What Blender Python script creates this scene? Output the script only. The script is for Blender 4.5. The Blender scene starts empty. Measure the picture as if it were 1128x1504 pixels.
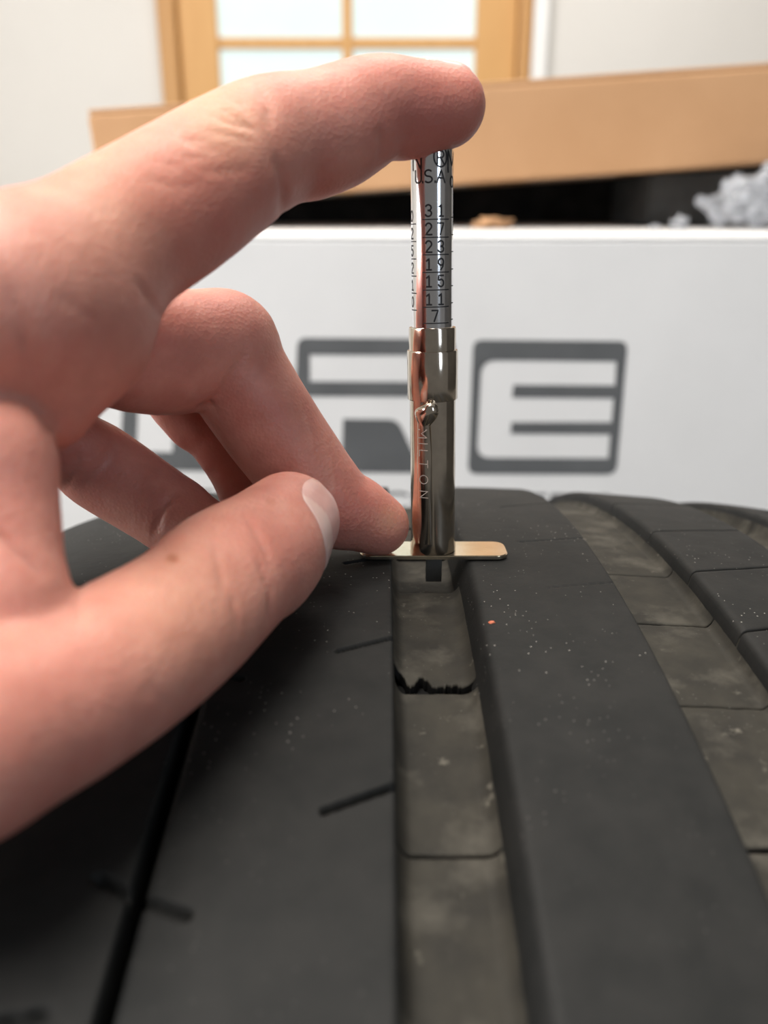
import bpy, bmesh, math, random
import numpy as np
from mathutils import Vector, Matrix
from mathutils.bvhtree import BVHTree

S = bpy.context.scene
COL = S.collection
random.seed(7)
RNG = np.random.default_rng(7)
MM = 0.001

# ------------------------------------------------------------------ camera, world, lights, exposure
F = 1251.0                     # focal length in pixels of the 1128x1504 frame
PITCH = math.radians(20.0)     # camera looks 20 degrees down
CAMZ = 720.5                   # camera height, mm
CP, SP = math.cos(PITCH), math.sin(PITCH)

cam_d = bpy.data.cameras.new('camera')
cam = bpy.data.objects.new('camera', cam_d); COL.objects.link(cam)
cam.location = (0, 0, CAMZ * MM)
cam.rotation_euler = (math.radians(90) - PITCH, 0, 0)
cam_d.sensor_fit = 'VERTICAL'
cam_d.sensor_height = 36.0
cam_d.sensor_width = 27.0
cam_d.lens = 36.0 * F / 1504.0
cam_d.clip_start = 0.005
cam_d.clip_end = 50
cam_d.dof.use_dof = True
cam_d.dof.focus_distance = 0.145
cam_d.dof.aperture_fstop = cam_d.lens / 2.1
S.camera = cam

W = bpy.data.worlds.new('world'); S.world = W
W.use_nodes = True
W.node_tree.nodes['Background'].inputs[0].default_value = (1.0, 0.97, 0.93, 1)
W.node_tree.nodes['Background'].inputs[1].default_value = 0.13

def area(name, loc, target, sx, sy, power, col):
    d = bpy.data.lights.new(name, 'AREA'); d.shape = 'RECTANGLE'
    d.size = sx; d.size_y = sy; d.energy = power; d.color = col
    o = bpy.data.objects.new(name, d); COL.objects.link(o)
    o.location = loc
    o.rotation_euler = (Vector(target) - Vector(loc)).to_track_quat('-Z', 'Y').to_euler()
    return o
area('ceiling_lamp_light', (-0.45, 0.02, 2.30), (-0.42, 0.05, 0), 1.2, 0.6, 45, (1.0, 0.94, 0.87))
area('rear_ceiling_lamp_light', (0.3, 1.35, 2.30), (0.3, 1.45, 0), 1.0, 0.6, 16, (1.0, 0.95, 0.88))
area('side_window_light', (-1.75, -0.25, 1.15), (0, 0.1, 0.75), 0.8, 1.3, 30, (0.97, 0.98, 1.0))
area('garage_window_light', (1.30, -1.7, 1.45), (0, 0.15, 0.75), 0.42, 1.3, 9, (0.72, 0.84, 1.0))

S.view_settings.view_transform = 'Standard'
S.view_settings.look = 'None'
S.view_settings.exposure = 0.14
S.view_settings.gamma = 1.0
S.view_settings.use_curve_mapping = False
try:
    S.cycles.use_denoising = True
except Exception:
    pass

# ------------------------------------------------------------------ coordinates (millimetres -> metres)
def wpt(x, yc, d):             # camera-frame millimetres -> world millimetres
    return np.array([x, d * CP + yc * SP, CAMZ - d * SP + yc * CP])
def px2cam(u, v, d):
    return np.array([(u - 564) / F * d, -(v - 752) / F * d, d])
def px2w(u, v, d):
    return wpt(*px2cam(u, v, d))
def w2px(p):
    x, Y, Z = p[0], p[1], p[2] - CAMZ
    d = Y * CP - Z * SP; yc = Y * SP + Z * CP
    return 564 + x / d * F, 752 - yc / d * F, d
def ray(u, v):
    return wpt(*px2cam(u, v, 1.0)) - np.array([0, 0, CAMZ])
def px_on_y(u, v, Y):          # where the sight line meets the vertical plane y = Y
    r = ray(u, v); t = Y / r[1]
    return r[0] * t, CAMZ + r[2] * t

# ------------------------------------------------------------------ helpers
def tag(o, label=None, cat=None, group=None, kind=None):
    if label: o['label'] = label
    if cat: o['category'] = cat
    if group: o['group'] = group
    if kind: o['kind'] = kind
    return o

def empty(name, loc, label, cat, group=None):
    o = bpy.data.objects.new(name, None); COL.objects.link(o)
    o.location = loc; o.empty_display_size = 0.02
    bpy.context.view_layer.update()
    return tag(o, label, cat, group)

def link(name, me, mat=None, parent=None, smooth=False):
    if mat is not None:
        me.materials.clear(); me.materials.append(mat)
    if smooth:
        me.polygons.foreach_set('use_smooth', np.ones(len(me.polygons), dtype=bool))
    o = bpy.data.objects.new(name, me); COL.objects.link(o)
    if parent is not None:
        o.parent = parent
        o.matrix_parent_inverse = world_matrix(parent).inverted()
    return o

def world_matrix(o):
    m = Matrix.LocRotScale(o.location, o.rotation_euler, o.scale)
    if o.parent is not None:
        m = world_matrix(o.parent) @ o.matrix_parent_inverse @ m
    return m

def np_mesh(name, V, Fq):
    me = bpy.data.meshes.new(name)
    V = np.asarray(V, dtype=np.float32)
    Fq = np.asarray(Fq, dtype=np.int32)
    n, k = Fq.shape
    me.vertices.add(len(V)); me.vertices.foreach_set('co', V.ravel())
    me.loops.add(n * k); me.loops.foreach_set('vertex_index', Fq.ravel())
    me.polygons.add(n)
    me.polygons.foreach_set('loop_start', np.arange(0, n * k, k, dtype=np.int32))
    me.polygons.foreach_set('loop_total', np.full(n, k, dtype=np.int32))
    me.update(calc_edges=True); me.validate()
    return me

def bm_obj(name, bm, mat, parent=None, smooth=False):
    bmesh.ops.recalc_face_normals(bm, faces=bm.faces)
    me = bpy.data.meshes.new(name); bm.to_mesh(me); bm.free()
    return link(name, me, mat, parent, smooth)

def box_bm(x0, x1, y0, y1, z0, z1, bev=0.0, seg=2, bm=None):
    new = bm is None
    if new: bm = bmesh.new()
    vs = [bm.verts.new((x, y, z)) for x in (x0, x1) for y in (y0, y1) for z in (z0, z1)]
    for f in ((0,1,3,2),(4,6,7,5),(0,4,5,1),(2,3,7,6),(0,2,6,4),(1,5,7,3)):
        bm.faces.new([vs[i] for i in f])
    bmesh.ops.recalc_face_normals(bm, faces=bm.faces)
    if bev > 0 and new:
        bmesh.ops.bevel(bm, geom=list(bm.edges), offset=bev, segments=seg, affect='EDGES', profile=0.5)
    return bm

def smooth_angle(o, deg=35):
    me = o.data
    me.polygons.foreach_set('use_smooth', np.ones(len(me.polygons), dtype=bool))
    try:
        me.set_sharp_from_angle(angle=math.radians(deg))
    except Exception:
        pass

# ------------------------------------------------------------------ materials
def mat(name, col=(0.5, 0.5, 0.5), rough=0.5, metal=0.0, spec=0.5):
    m = bpy.data.materials.new(name); m.use_nodes = True
    b = m.node_tree.nodes['Principled BSDF']
    b.inputs['Base Color'].default_value = (*col, 1)
    b.inputs['Roughness'].default_value = rough
    b.inputs['Metallic'].default_value = metal
    b.inputs['Specular IOR Level'].default_value = spec
    return m
def nd(m, typ, **kw):
    n = m.node_tree.nodes.new(typ)
    for k, v in kw.items():
        if k in n.inputs: n.inputs[k].default_value = v
        else: setattr(n, k, v)
    return n
def lk(m, a, ao, b, bi):
    m.node_tree.links.new(a.outputs[ao], b.inputs[bi])
def bsdf(m): return m.node_tree.nodes['Principled BSDF']
def coords(m):
    return nd(m, 'ShaderNodeTexCoord')
def noise_mix(m, c1, c2, scale, detail=4, lo=0.35, hi=0.65, rough=0.55, src=None):
    tc = coords(m)
    n = nd(m, 'ShaderNodeTexNoise'); n.inputs['Scale'].default_value = scale; n.inputs['Detail'].default_value = detail
    n.inputs['Roughness'].default_value = rough
    lk(m, tc, 'Object', n, 'Vector')
    r = nd(m, 'ShaderNodeMapRange'); r.inputs['From Min'].default_value = lo; r.inputs['From Max'].default_value = hi
    lk(m, n, 0, r, 0)
    mx = nd(m, 'ShaderNodeMix', data_type='RGBA')
    mx.inputs[6].default_value = (*c1, 1); mx.inputs[7].default_value = (*c2, 1)
    lk(m, r, 0, mx, 0)
    if src is not None: lk(m, src, 2, mx, 6)
    return mx
def set_col(m, mx): lk(m, mx, 2, bsdf(m), 'Base Color')
def bump(m, scale, strength, dist=0.0002, detail=3, prev=None, tex='noise'):
    tc = coords(m)
    if tex == 'noise':
        n = nd(m, 'ShaderNodeTexNoise'); n.inputs['Detail'].default_value = detail
    else:
        n = nd(m, 'ShaderNodeTexVoronoi')
    n.inputs['Scale'].default_value = scale
    lk(m, tc, 'Object', n, 'Vector')
    b = nd(m, 'ShaderNodeBump'); b.inputs['Strength'].default_value = strength; b.inputs['Distance'].default_value = dist
    lk(m, n, 0, b, 'Height')
    if prev is not None: lk(m, prev, 0, b, 'Normal')
    lk(m, b, 0, bsdf(m), 'Normal')
    return b

# walls
M_wall = mat('wall_paint', (0.80, 0.76, 0.70), 0.8, 0, 0.2)
set_col(M_wall, noise_mix(M_wall, (0.73, 0.705, 0.665), (0.77, 0.745, 0.705), 2.0)); bump(M_wall, 250, 0.15)
M_wall_left = mat('side_wall_paint', (0.80, 0.79, 0.76), 0.8, 0, 0.2)
set_col(M_wall_left, noise_mix(M_wall_left, (0.78, 0.77, 0.74), (0.83, 0.82, 0.79), 2.0)); bump(M_wall_left, 250, 0.15)
M_trim = mat('white_trim_paint', (0.93, 0.92, 0.90), 0.4)
set_col(M_trim, noise_mix(M_trim, (0.92, 0.91, 0.89), (0.95, 0.94, 0.92), 5))
M_ceil = mat('ceiling_paint', (0.85, 0.84, 0.82), 0.9, 0, 0.2)
set_col(M_ceil, noise_mix(M_ceil, (0.84, 0.83, 0.81), (0.87, 0.86, 0.84), 3))
M_floor = mat('garage_concrete', (0.25, 0.24, 0.23), 0.7)
set_col(M_floor, noise_mix(M_floor, (0.20, 0.19, 0.18), (0.30, 0.29, 0.27), 6)); bump(M_floor, 60, 0.2)
M_dark = mat('dark_reflected_wall', (0.05, 0.048, 0.045), 0.7)  # dark tone made up for the unseen right wall, to darken metal reflections
set_col(M_dark, noise_mix(M_dark, (0.04, 0.038, 0.036), (0.06, 0.058, 0.054), 4))
# door wood
M_wood = mat('honey_pine', (0.72, 0.42, 0.17), 0.45)
def wood_nodes(m, c1, c2):
    tc = coords(m); mp = nd(m, 'ShaderNodeMapping'); mp.inputs['Scale'].default_value = (14, 14, 1.2)
    lk(m, tc, 'Object', mp, 'Vector')
    n = nd(m, 'ShaderNodeTexNoise'); n.inputs['Scale'].default_value = 5; n.inputs['Detail'].default_value = 6
    lk(m, mp, 0, n, 'Vector')
    mx = nd(m, 'ShaderNodeMix', data_type='RGBA'); mx.inputs[6].default_value = (*c1, 1); mx.inputs[7].default_value = (*c2, 1)
    lk(m, n, 0, mx, 0); lk(m, mx, 2, bsdf(m), 'Base Color')
wood_nodes(M_wood, (0.60, 0.315, 0.105), (0.72, 0.42, 0.165))
M_wood2 = mat('honey_pine_casing', (0.6, 0.33, 0.12), 0.45)
wood_nodes(M_wood2, (0.49, 0.25, 0.085), (0.60, 0.33, 0.125))
# frosted daylight pane
M_pane = mat('frosted_daylight_glass', (0.30, 0.36, 0.35), 0.5)
mxp = noise_mix(M_pane, (0.74, 0.90, 0.88), (0.90, 1.0, 0.98), 2.2)
lk(M_pane, mxp, 2, bsdf(M_pane), 'Emission Color'); bsdf(M_pane).inputs['Emission Strength'].default_value = 0.64
# cardboard
M_card = mat('brown_cardboard', (0.52, 0.33, 0.18), 0.75, 0, 0.25)
set_col(M_card, noise_mix(M_card, (0.42, 0.235, 0.118), (0.48, 0.28, 0.148), 7)); bump(M_card, 180, 0.12)
M_white = mat('white_carton', (0.86, 0.86, 0.86), 0.6, 0, 0.3)
set_col(M_white, noise_mix(M_white, (0.735, 0.735, 0.73), (0.785, 0.785, 0.78), 9)); bump(M_white, 70, 0.06)
M_print = mat('grey_carton_print', (0.10, 0.105, 0.11), 0.6)
set_col(M_print, noise_mix(M_print, (0.098, 0.102, 0.106), (0.115, 0.12, 0.124), 30))
M_gap_shade = mat('black_gap_shade', (0.02, 0.02, 0.02), 0.95, 0, 0.1)  # black that stands in for the shadow under the brown box
set_col(M_gap_shade, noise_mix(M_gap_shade, (0.014, 0.013, 0.012), (0.030, 0.028, 0.026), 40)); bump(M_gap_shade, 300, 0.5)
M_foam2 = mat('grey_packing_foam', (0.05, 0.05, 0.05), 0.95, 0, 0.1)
set_col(M_foam2, noise_mix(M_foam2, (0.045, 0.045, 0.043), (0.07, 0.07, 0.067), 40)); bump(M_foam2, 300, 0.5)
M_film = mat('clear_plastic_film', (0.80, 0.82, 0.86), 0.12, 0, 0.6)
set_col(M_film, noise_mix(M_film, (0.42, 0.44, 0.48), (0.62, 0.64, 0.68), 60))
bsdf(M_film).inputs['Alpha'].default_value = 0.34
# rubber
def rubber(name, c1, c2, rough, specks=0.0, stain=None):
    m = mat(name, c1, rough, 0, 0.2)
    mx = noise_mix(m, c1, c2, 160, 5)
    if stain:
        mx = noise_mix_over(m, mx, stain, 95, 0.52, 0.68)
        mx = noise_mix_over(m, mx, tuple(c * 1.9 for c in stain), 240, 0.64, 0.74)
    if specks:
        tc = coords(m)
        v = nd(m, 'ShaderNodeTexVoronoi'); v.inputs['Scale'].default_value = 1100
        lk(m, tc, 'Object', v, 'Vector')
        lt = nd(m, 'ShaderNodeMath', operation='LESS_THAN'); lt.inputs[1].default_value = 0.13
        lk(m, v, 'Distance', lt, 0)
        n = nd(m, 'ShaderNodeTexNoise'); n.inputs['Scale'].default_value = 70; n.inputs['Detail'].default_value = 2
        lk(m, tc, 'Object', n, 'Vector')
        gt = nd(m, 'ShaderNodeMapRange'); gt.inputs['From Min'].default_value = 0.42; gt.inputs['From Max'].default_value = 0.62
        lk(m, n, 0, gt, 0)
        sep = nd(m, 'ShaderNodeSeparateColor'); lk(m, v, 'Color', sep, 0)
        g2 = nd(m, 'ShaderNodeMath', operation='GREATER_THAN'); g2.inputs[1].default_value = 0.62; lk(m, sep, 0, g2, 0)
        mu = nd(m, 'ShaderNodeMath', operation='MULTIPLY'); lk(m, lt, 0, mu, 0); lk(m, gt, 0, mu, 1)
        mu2 = nd(m, 'ShaderNodeMath', operation='MULTIPLY'); lk(m, mu, 0, mu2, 0); lk(m, g2, 0, mu2, 1)
        mu3 = nd(m, 'ShaderNodeMath', operation='MULTIPLY'); lk(m, mu2, 0, mu3, 0); mu3.inputs[1].default_value = specks
        sx_ = nd(m, 'ShaderNodeSeparateXYZ'); lk(m, tc, 'Object', sx_, 0)       # less lint on the near part of the tyre
        mr = nd(m, 'ShaderNodeMapRange'); mr.inputs['From Min'].default_value = 0.075; mr.inputs['From Max'].default_value = 0.115; mr.inputs['To Min'].default_value = 0.12
        lk(m, sx_, 'Y', mr, 0)
        mu4 = nd(m, 'ShaderNodeMath', operation='MULTIPLY'); lk(m, mu3, 0, mu4, 0); lk(m, mr, 0, mu4, 1); mu3 = mu4
        m2 = nd(m, 'ShaderNodeMix', data_type='RGBA'); lk(m, mx, 2, m2, 6); m2.inputs[7].default_value = (0.42, 0.40, 0.37, 1)
        lk(m, mu3, 0, m2, 0); mx = m2
    set_col(m, mx)
    b = bump(m, 900, 0.35, 0.0001, 4)
    bump(m, 2600, 0.25, 0.00005, 2, prev=b)
    return m
def noise_mix_over(m, src, col, scale, lo, hi):
    return noise_mix(m, (0, 0, 0), col, scale, 5, lo, hi, 0.6, src=src)
M_tread = rubber('tread_rubber', (0.0100, 0.0106, 0.0103), (0.0155, 0.0156, 0.0149), 0.66, specks=0.85)
M_floor_rub = rubber('groove_rubber', (0.023, 0.0215, 0.018), (0.037, 0.034, 0.027), 0.72, specks=0.2, stain=(0.066, 0.061, 0.050))
M_carc = rubber('carcass_rubber', (0.006, 0.006, 0.006), (0.009, 0.009, 0.009), 0.7)
M_side = rubber('sidewall_rubber', (0.022, 0.022, 0.022), (0.03, 0.03, 0.03), 0.6)
# metals
M_nickel = mat('polished_nickel', (0.66, 0.57, 0.47), 0.13, 1.0)
set_col(M_nickel, noise_mix(M_nickel, (0.62, 0.54, 0.45), (0.72, 0.63, 0.52), 400)); bump(M_nickel, 300, 0.03, 0.0001)
M_plate = mat('nickel_foot_plate', (0.78, 0.71, 0.58), 0.2, 1.0)
set_col(M_plate, noise_mix(M_plate, (0.74, 0.67, 0.54), (0.82, 0.75, 0.63), 300)); bump(M_plate, 600, 0.04, 0.0001)
M_chrome = mat('satin_aluminium_tube', (0.9, 0.89, 0.9), 0.13, 1.0)
set_col(M_chrome, noise_mix(M_chrome, (0.88, 0.87, 0.88), (0.94, 0.93, 0.94), 300)); bump(M_chrome, 200, 0.03, 0.0001)
M_ink = mat('black_ink', (0.012, 0.012, 0.014), 0.55)
set_col(M_ink, noise_mix(M_ink, (0.008, 0.008, 0.01), (0.02, 0.02, 0.022), 900))
M_engr = mat('engraved_edge', (0.85, 0.78, 0.70), 0.45, 0.3)
set_col(M_engr, noise_mix(M_engr, (0.78, 0.72, 0.64), (0.9, 0.84, 0.76), 500))
M_steel = mat('grey_probe_steel', (0.07, 0.068, 0.06), 0.45, 0.2)
set_col(M_steel, noise_mix(M_steel, (0.10, 0.097, 0.088), (0.13, 0.127, 0.115), 300))
M_crumb = mat('orange_rubber_crumb', (0.62, 0.16, 0.08), 0.7)
set_col(M_crumb, noise_mix(M_crumb, (0.55, 0.13, 0.06), (0.68, 0.22, 0.12), 2000))

# ------------------------------------------------------------------ the room
YB = 2200.0 * MM              # back wall
def struct(name, bm, m):
    o = bm_obj(name, bm, m); o['kind'] = 'structure'; return o
struct('floor', box_bm(-2.0, 2.2, -0.6, YB + 0.2, -0.05, 0.0), M_floor)
struct('ceiling', box_bm(-2.0, 2.2, -0.6, YB + 0.2, 2.4, 2.45), M_ceil)
def bx(u, v, Y=2.2):          # pixel on the back-wall plane -> metres
    x, z = px_on_y(u, v, Y / MM); return x * MM, z * MM
xL = bx(236, 70)[0]; xR = bx(778, 70)[0]     # outer edges of the wooden door casing
bm = box_bm(-2.0, xL - 0.002, YB, YB + 0.12, 0, 2.4)
box_bm(xR + 0.002, 2.2, YB, YB + 0.12, 0, 2.4, bm=bm)
box_bm(xL - 0.002, xR + 0.002, YB, YB + 0.12, 2.12, 2.4, bm=bm)
struct('wall_back', bm, M_wall)
struct('wall_left', box_bm(-2.08, -2.0, -0.6, YB + 0.12, 0, 2.4), M_wall_left)
struct('wall_right', box_bm(2.2, 2.28, -0.6, YB + 0.12, 0, 2.4), M_dark)
w1 = bx(802, 70)[0] - bx(780, 70)[0]
struct('trim_1', box_bm(xR + 0.003, xR + 0.003 + w1, YB - 0.028, YB, 0, 2.16, 0.004), M_trim)
struct('baseboard_back', box_bm(-2.0, xL - 0.003, YB - 0.016, YB, 0, 0.09, 0.003), M_trim)

# door with divided panes
door = bpy.data.objects.new('door_1', None); COL.objects.link(door); door.location = ((xL + xR) / 2, YB, 0)
door['kind'] = 'structure'
bpy.context.view_layer.update()
cw = bx(262, 70)[0] - bx(236, 70)[0]          # casing board
for a, b in ((xL, xL + cw), (xR - cw * 0.7, xR)):
    bm_obj('door_casing', box_bm(a, b, YB - 0.02, YB + 0.1, 0, 2.12, 0.004), M_wood2, door)
bm_obj('door_casing', box_bm(xL + cw, xR - cw * 0.7, YB - 0.02, YB + 0.1, 2.06, 2.12, 0.004), M_wood2, door)
sl0, sl1 = xL + cw + 0.002, bx(320, 70)[0]
sr0, sr1 = bx(698, 70)[0], xR - cw * 0.7 - 0.002
bm_obj('door_stile', box_bm(sl0, sl1, YB, YB + 0.045, 0.004, 2.055, 0.004), M_wood, door)
bm_obj('door_stile', box_bm(sr0, sr1, YB, YB + 0.045, 0.004, 2.055, 0.004), M_wood, door)
bm_obj('door_rail', box_bm(sl1, sr0, YB, YB + 0.045, 0.004, 0.24, 0.004), M_wood, door)
bm_obj('door_rail', box_bm(sl1, sr0, YB, YB + 0.045, 1.93, 2.055, 0.004), M_wood, door)
mz = bx(510, 62)[1]; mu = bx(510, 62)[0]; mw = (bx(518, 60)[0] - bx(503, 60)[0]) / 2
bm_obj('muntin', box_bm(mu - mw, mu + mw, YB + 0.006, YB + 0.038, 0.24, 1.93, 0.003), M_wood, door)
zs = [0.24, mz - 0.39, mz, mz + 0.39, 1.93]
for z in zs[1:-1]:
    bm_obj('muntin', box_bm(sl1, mu - mw, YB + 0.008, YB + 0.036, z - mw, z + mw, 0.003), M_wood, door)
    bm_obj('muntin', box_bm(mu + mw, sr0, YB + 0.008, YB + 0.036, z - mw, z + mw, 0.003), M_wood, door)
for k in range(4):
    for a, b in ((sl1, mu - mw), (mu + mw, sr0)):
        bm_obj('pane', box_bm(a, b, YB + 0.018, YB + 0.024, zs[k] + (mw if k else 0), zs[k + 1] - (mw if k < 3 else 0)), M_pane, door)

# ------------------------------------------------------------------ the tyre
YC, RT = 129.7, 330.0
ZC = RT
PX = np.array([-140, -128, -118, -108, -98, -90, -78, -64, -45, -20, 0, 25, 50, 78, 100, 118, 130, 140])
PD = np.array([60, 44, 32, 22.5, 17.5, 13.5, 8.0, 3.8, 1.4, 0.3, 0, 0.1, 1.0, 3.2, 5.2, 8.5, 17, 34])
_xs = np.linspace(-140, 140, 561); _pd = np.interp(_xs, PX, PD)
_pd = np.convolve(np.pad(_pd, 14, mode='edge'), np.ones(29) / 29, mode='valid')
def drop(x): return np.interp(x, _xs, _pd)

def tyre_hit(u, v, depth=0.0):   # sight line -> (x mm, phi) on the tread (or depth mm below it)
    r = ray(u, v); R = RT - depth
    oy, oz = -YC, CAMZ - ZC
    a = r[1]**2 + r[2]**2; b = r[1]*oy + r[2]*oz; c = oy*oy + oz*oz - R*R
    disc = max(b*b - a*c, 0.0)
    t = (-b - math.sqrt(disc)) / a
    y, z = oy + r[1]*t, oz + r[2]*t
    return r[0]*t, math.atan2(y, z)

def to_world(x, phi, rr):
    return np.stack([x, YC + rr*np.sin(phi), ZC + rr*np.cos(phi)], -1) * MM

def n2(x, y, seed, f):           # cheap smooth value noise
    r = np.random.default_rng(seed); T = r.random((64, 64))
    X = np.asarray(x) * f; Y = np.asarray(y) * f
    xi = np.floor(X).astype(int); yi = np.floor(Y).astype(int); fx = X - xi; fy = Y - yi
    fx = fx*fx*(3-2*fx); fy = fy*fy*(3-2*fy)
    g = lambda i, j: T[(xi+i) % 64, (yi+j) % 64]
    return (g(0,0)*(1-fx)+g(1,0)*fx)*(1-fy) + (g(0,1)*(1-fx)+g(1,1)*fx)*fy

def patch(name, cols, fa, fb, m, parent, endwall=6.0, step=0.4, slots=(), closed=False, ea=None, eb=None, rowlist=None, er=0.35, rough=0.05):
    """cols: (x, depth below the crown profile); fa, fb: phi of both ends as functions of x"""
    cx = np.array([c[0] for c in cols]); cd = np.array([c[1] for c in cols])
    if rowlist is not None:
        rows = np.array(rowlist); rd = np.zeros(len(rows))
    else:
        L = abs(fb(cx.mean()) - fa(cx.mean())) * RT
        n = max(6, int(L / step))
        inner = np.linspace(er / L, 1 - er / L, n)
        rows = np.concatenate([[0, 0, 0.3*er/L], inner, [1-0.3*er/L, 1, 1]])
        rd = np.concatenate([[endwall, er, er*0.35], np.zeros(n), [er*0.35, er, endwall]])
    X, Tt = np.meshgrid(cx, rows); D0, RD = np.meshgrid(cd, rd)
    A = np.array([fa(x) for x in cx]); B = np.array([fb(x) for x in cx])
    if ea is not None: A = A + ea(cx) / RT
    if eb is not None: B = B + eb(cx) / RT
    PHI = A[None, :] + (B - A)[None, :] * Tt
    D = np.maximum(D0, RD) if endwall < 50 else D0 + RD
    D = np.where(RD >= endwall - 1e-6, np.maximum(D0, endwall), np.maximum(D0, RD + (D0 * 0 if er > 0 else 0)))
    if cd.min() > 1.0:            # floor panels: end walls go down from the panel surface
        D = D0 + np.minimum(RD, 2.2)
    sm = PHI * RT
    D = D + rough * (n2(X + 200, sm + 400, 3, 0.35) - 0.5) + rough * 0.6 * (n2(X + 200, sm + 400, 4, 1.3) - 0.5)
    for (x0, s0, x1, s1, hw, dep) in slots:
        dx, ds = x1 - x0, s1 - s0; L2 = dx*dx + ds*ds
        t = np.clip(((X - x0)*dx + (sm - s0)*ds) / L2, 0, 1)
        dist = np.hypot(X - x0 - t*dx, sm - s0 - t*ds)
        f = np.clip((hw*1.35 - dist) / (hw * 0.5), 0, 1)
        D = np.maximum(D, dep * f)
    V = to_world(X, PHI, RT - drop(X) - D)
    nr, nc = X.shape
    idx = np.arange(nr*nc).reshape(nr, nc)
    if closed:
        a = idx; b = np.roll(idx, -1, 0)
        q = np.stack([a[:, :-1], a[:, 1:], b[:, 1:], b[:, :-1]], -1).reshape(-1, 4)
    else:
        q = np.stack([idx[:-1, :-1], idx[:-1, 1:], idx[1:, 1:], idx[1:, :-1]], -1).reshape(-1, 4)
    me = np_mesh(name, V.reshape(-1, 3), q)
    o = link(name, me, m, parent, smooth=True)
    if name == 'groove_panel':           # cracked ends in black inner rubber, darkened to stand for the gap's shade
        me.materials.append(M_carc)
        mi = np.zeros((nr - 1, nc - 1), dtype=np.int32); mi[:1] = 1; mi[-1:] = 1
        if len(me.polygons) == mi.size: me.polygons.foreach_set('material_index', mi.ravel())
    return o

def rib_cols(x0, x1, dx=0.4, depth=6.4, wl=0.4, wr=0.4, e=0.7, el=None, er_=None):
    el = el or e; er_ = er_ or e
    L = [(x0 - wl, depth), (x0 - wl*0.5, depth*0.55), (x0 - wl*0.1, el*1.1), (x0 + el*0.15, el*0.55), (x0 + el*0.5, el*0.2), (x0 + el, 0.04)]
    R = [(x1 - er_, 0.04), (x1 - er_*0.5, er_*0.2), (x1 - er_*0.15, er_*0.55), (x1 + wr*0.1, er_*1.1), (x1 + wr*0.5, depth*0.55), (x1 + wr, depth)]
    n = max(3, int((x1 - x0 - el - er_) / dx))
    mid = [(x, 0.0) for x in np.linspace(x0 + el, x1 - er_, n + 1)[1:-1]]
    return L + mid + R

def ring_rows(step=0.4):
    a0, a1 = math.radians(-18), math.radians(23)
    fine = np.arange(a0, a1, step / RT)
    coarse = np.linspace(a1, a0 + 2*math.pi, 160)[:-1]
    ph = np.concatenate([fine, coarse])
    return ph / (2*math.pi)
full_a = lambda x: 0.0
full_b = lambda x: 2*math.pi

tyre = empty('tyre', (0, YC*MM, 0), 'black rubber car tyre standing upright under the gauge, with worn grooved tread', 'tyre')

def seg(p, q, hw, dep):
    x0, f0 = tyre_hit(*p); x1, f1 = tyre_hit(*q)
    return (x0, f0*RT, x1, f1*RT, hw, dep)
slots_C = [seg((497, 955), (590, 933), 0.36, 1.6), seg((476, 1190), (592, 1150), 0.42, 2.2),
           seg((205, 1316), (272, 1341), 0.55, 1.8)]
# further slots at the same spacing on the hidden and far parts of the rib
s_a = slots_C[0]; s_b = slots_C[1]; pitch = s_a[3] - s_b[3]
for k in (-2, -1, 2, 3, 4):
    slots_C.append((s_b[0], s_b[1] + pitch*k, s_b[2], s_b[3] + pitch*k, 0.4, 1.8))
slots_B = [seg((143, 1283), (205, 1316), 0.5, 1.6), seg((-40, 1500), (60, 1484), 0.5, 1.6)]
b0 = slots_B[0]
for k in (1, 2, 3, 4, 5):
    slots_B.append((b0[0], b0[1] + pitch*k*1.2, b0[2], b0[3] + pitch*k*1.2, 0.45, 1.6))
    s_x = slots_C[2]; slots_C.append((s_x[0], s_x[1] + pitch*k*1.2, s_x[2], s_x[3] + pitch*k*1.2, 0.45, 1.6))
slots_D = [seg((762, 795), (862, 785), 0.16, 0.5), seg((806, 861), (905, 850), 0.12, 0.25), seg((735, 744), (808, 735), 0.16, 0.4)]
slots_A = [(-118, 10*k, -84, 10*k + 4, 0.5, 2) for k in range(-8, 13)]

rr = ring_rows(0.42); rr_fine = ring_rows(0.28)
patch('shoulder_rib', rib_cols(-124, -81, 0.9, 5, 0.5, 0.5, 0.8), full_a, full_b, M_tread, tyre, rowlist=rr, closed=True, slots=slots_A)
patch('tread_rib', rib_cols(-78.6, -26.3, 0.5, 5, 0.5, 0.15, 0.6, er_=0.45), full_a, full_b, M_tread, tyre, rowlist=rr, closed=True, slots=slots_B)
patch('tread_rib', rib_cols(-24.5, 1.3, 0.26, 6.4, 0.15, 0.35, 0.5, el=0.9), full_a, full_b, M_tread, tyre, rowlist=rr_fine, closed=True, slots=slots_C)
patch('tread_rib', rib_cols(14.9, 39.4, 0.4, 6.4, 2.0, 0.4, 1.0, er_=0.35), full_a, full_b, M_tread, tyre, rowlist=rr, closed=True, slots=slots_D)
patch('shoulder_rib', rib_cols(90.5, 132, 0.9, 5.5, 1.2, 0.5, 1.0), full_a, full_b, M_tread, tyre, rowlist=rr, closed=True,
      slots=[(97, 24*k, 128, 24*k + 6, 0.5, 2) for k in range(-4, 6)])

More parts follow.
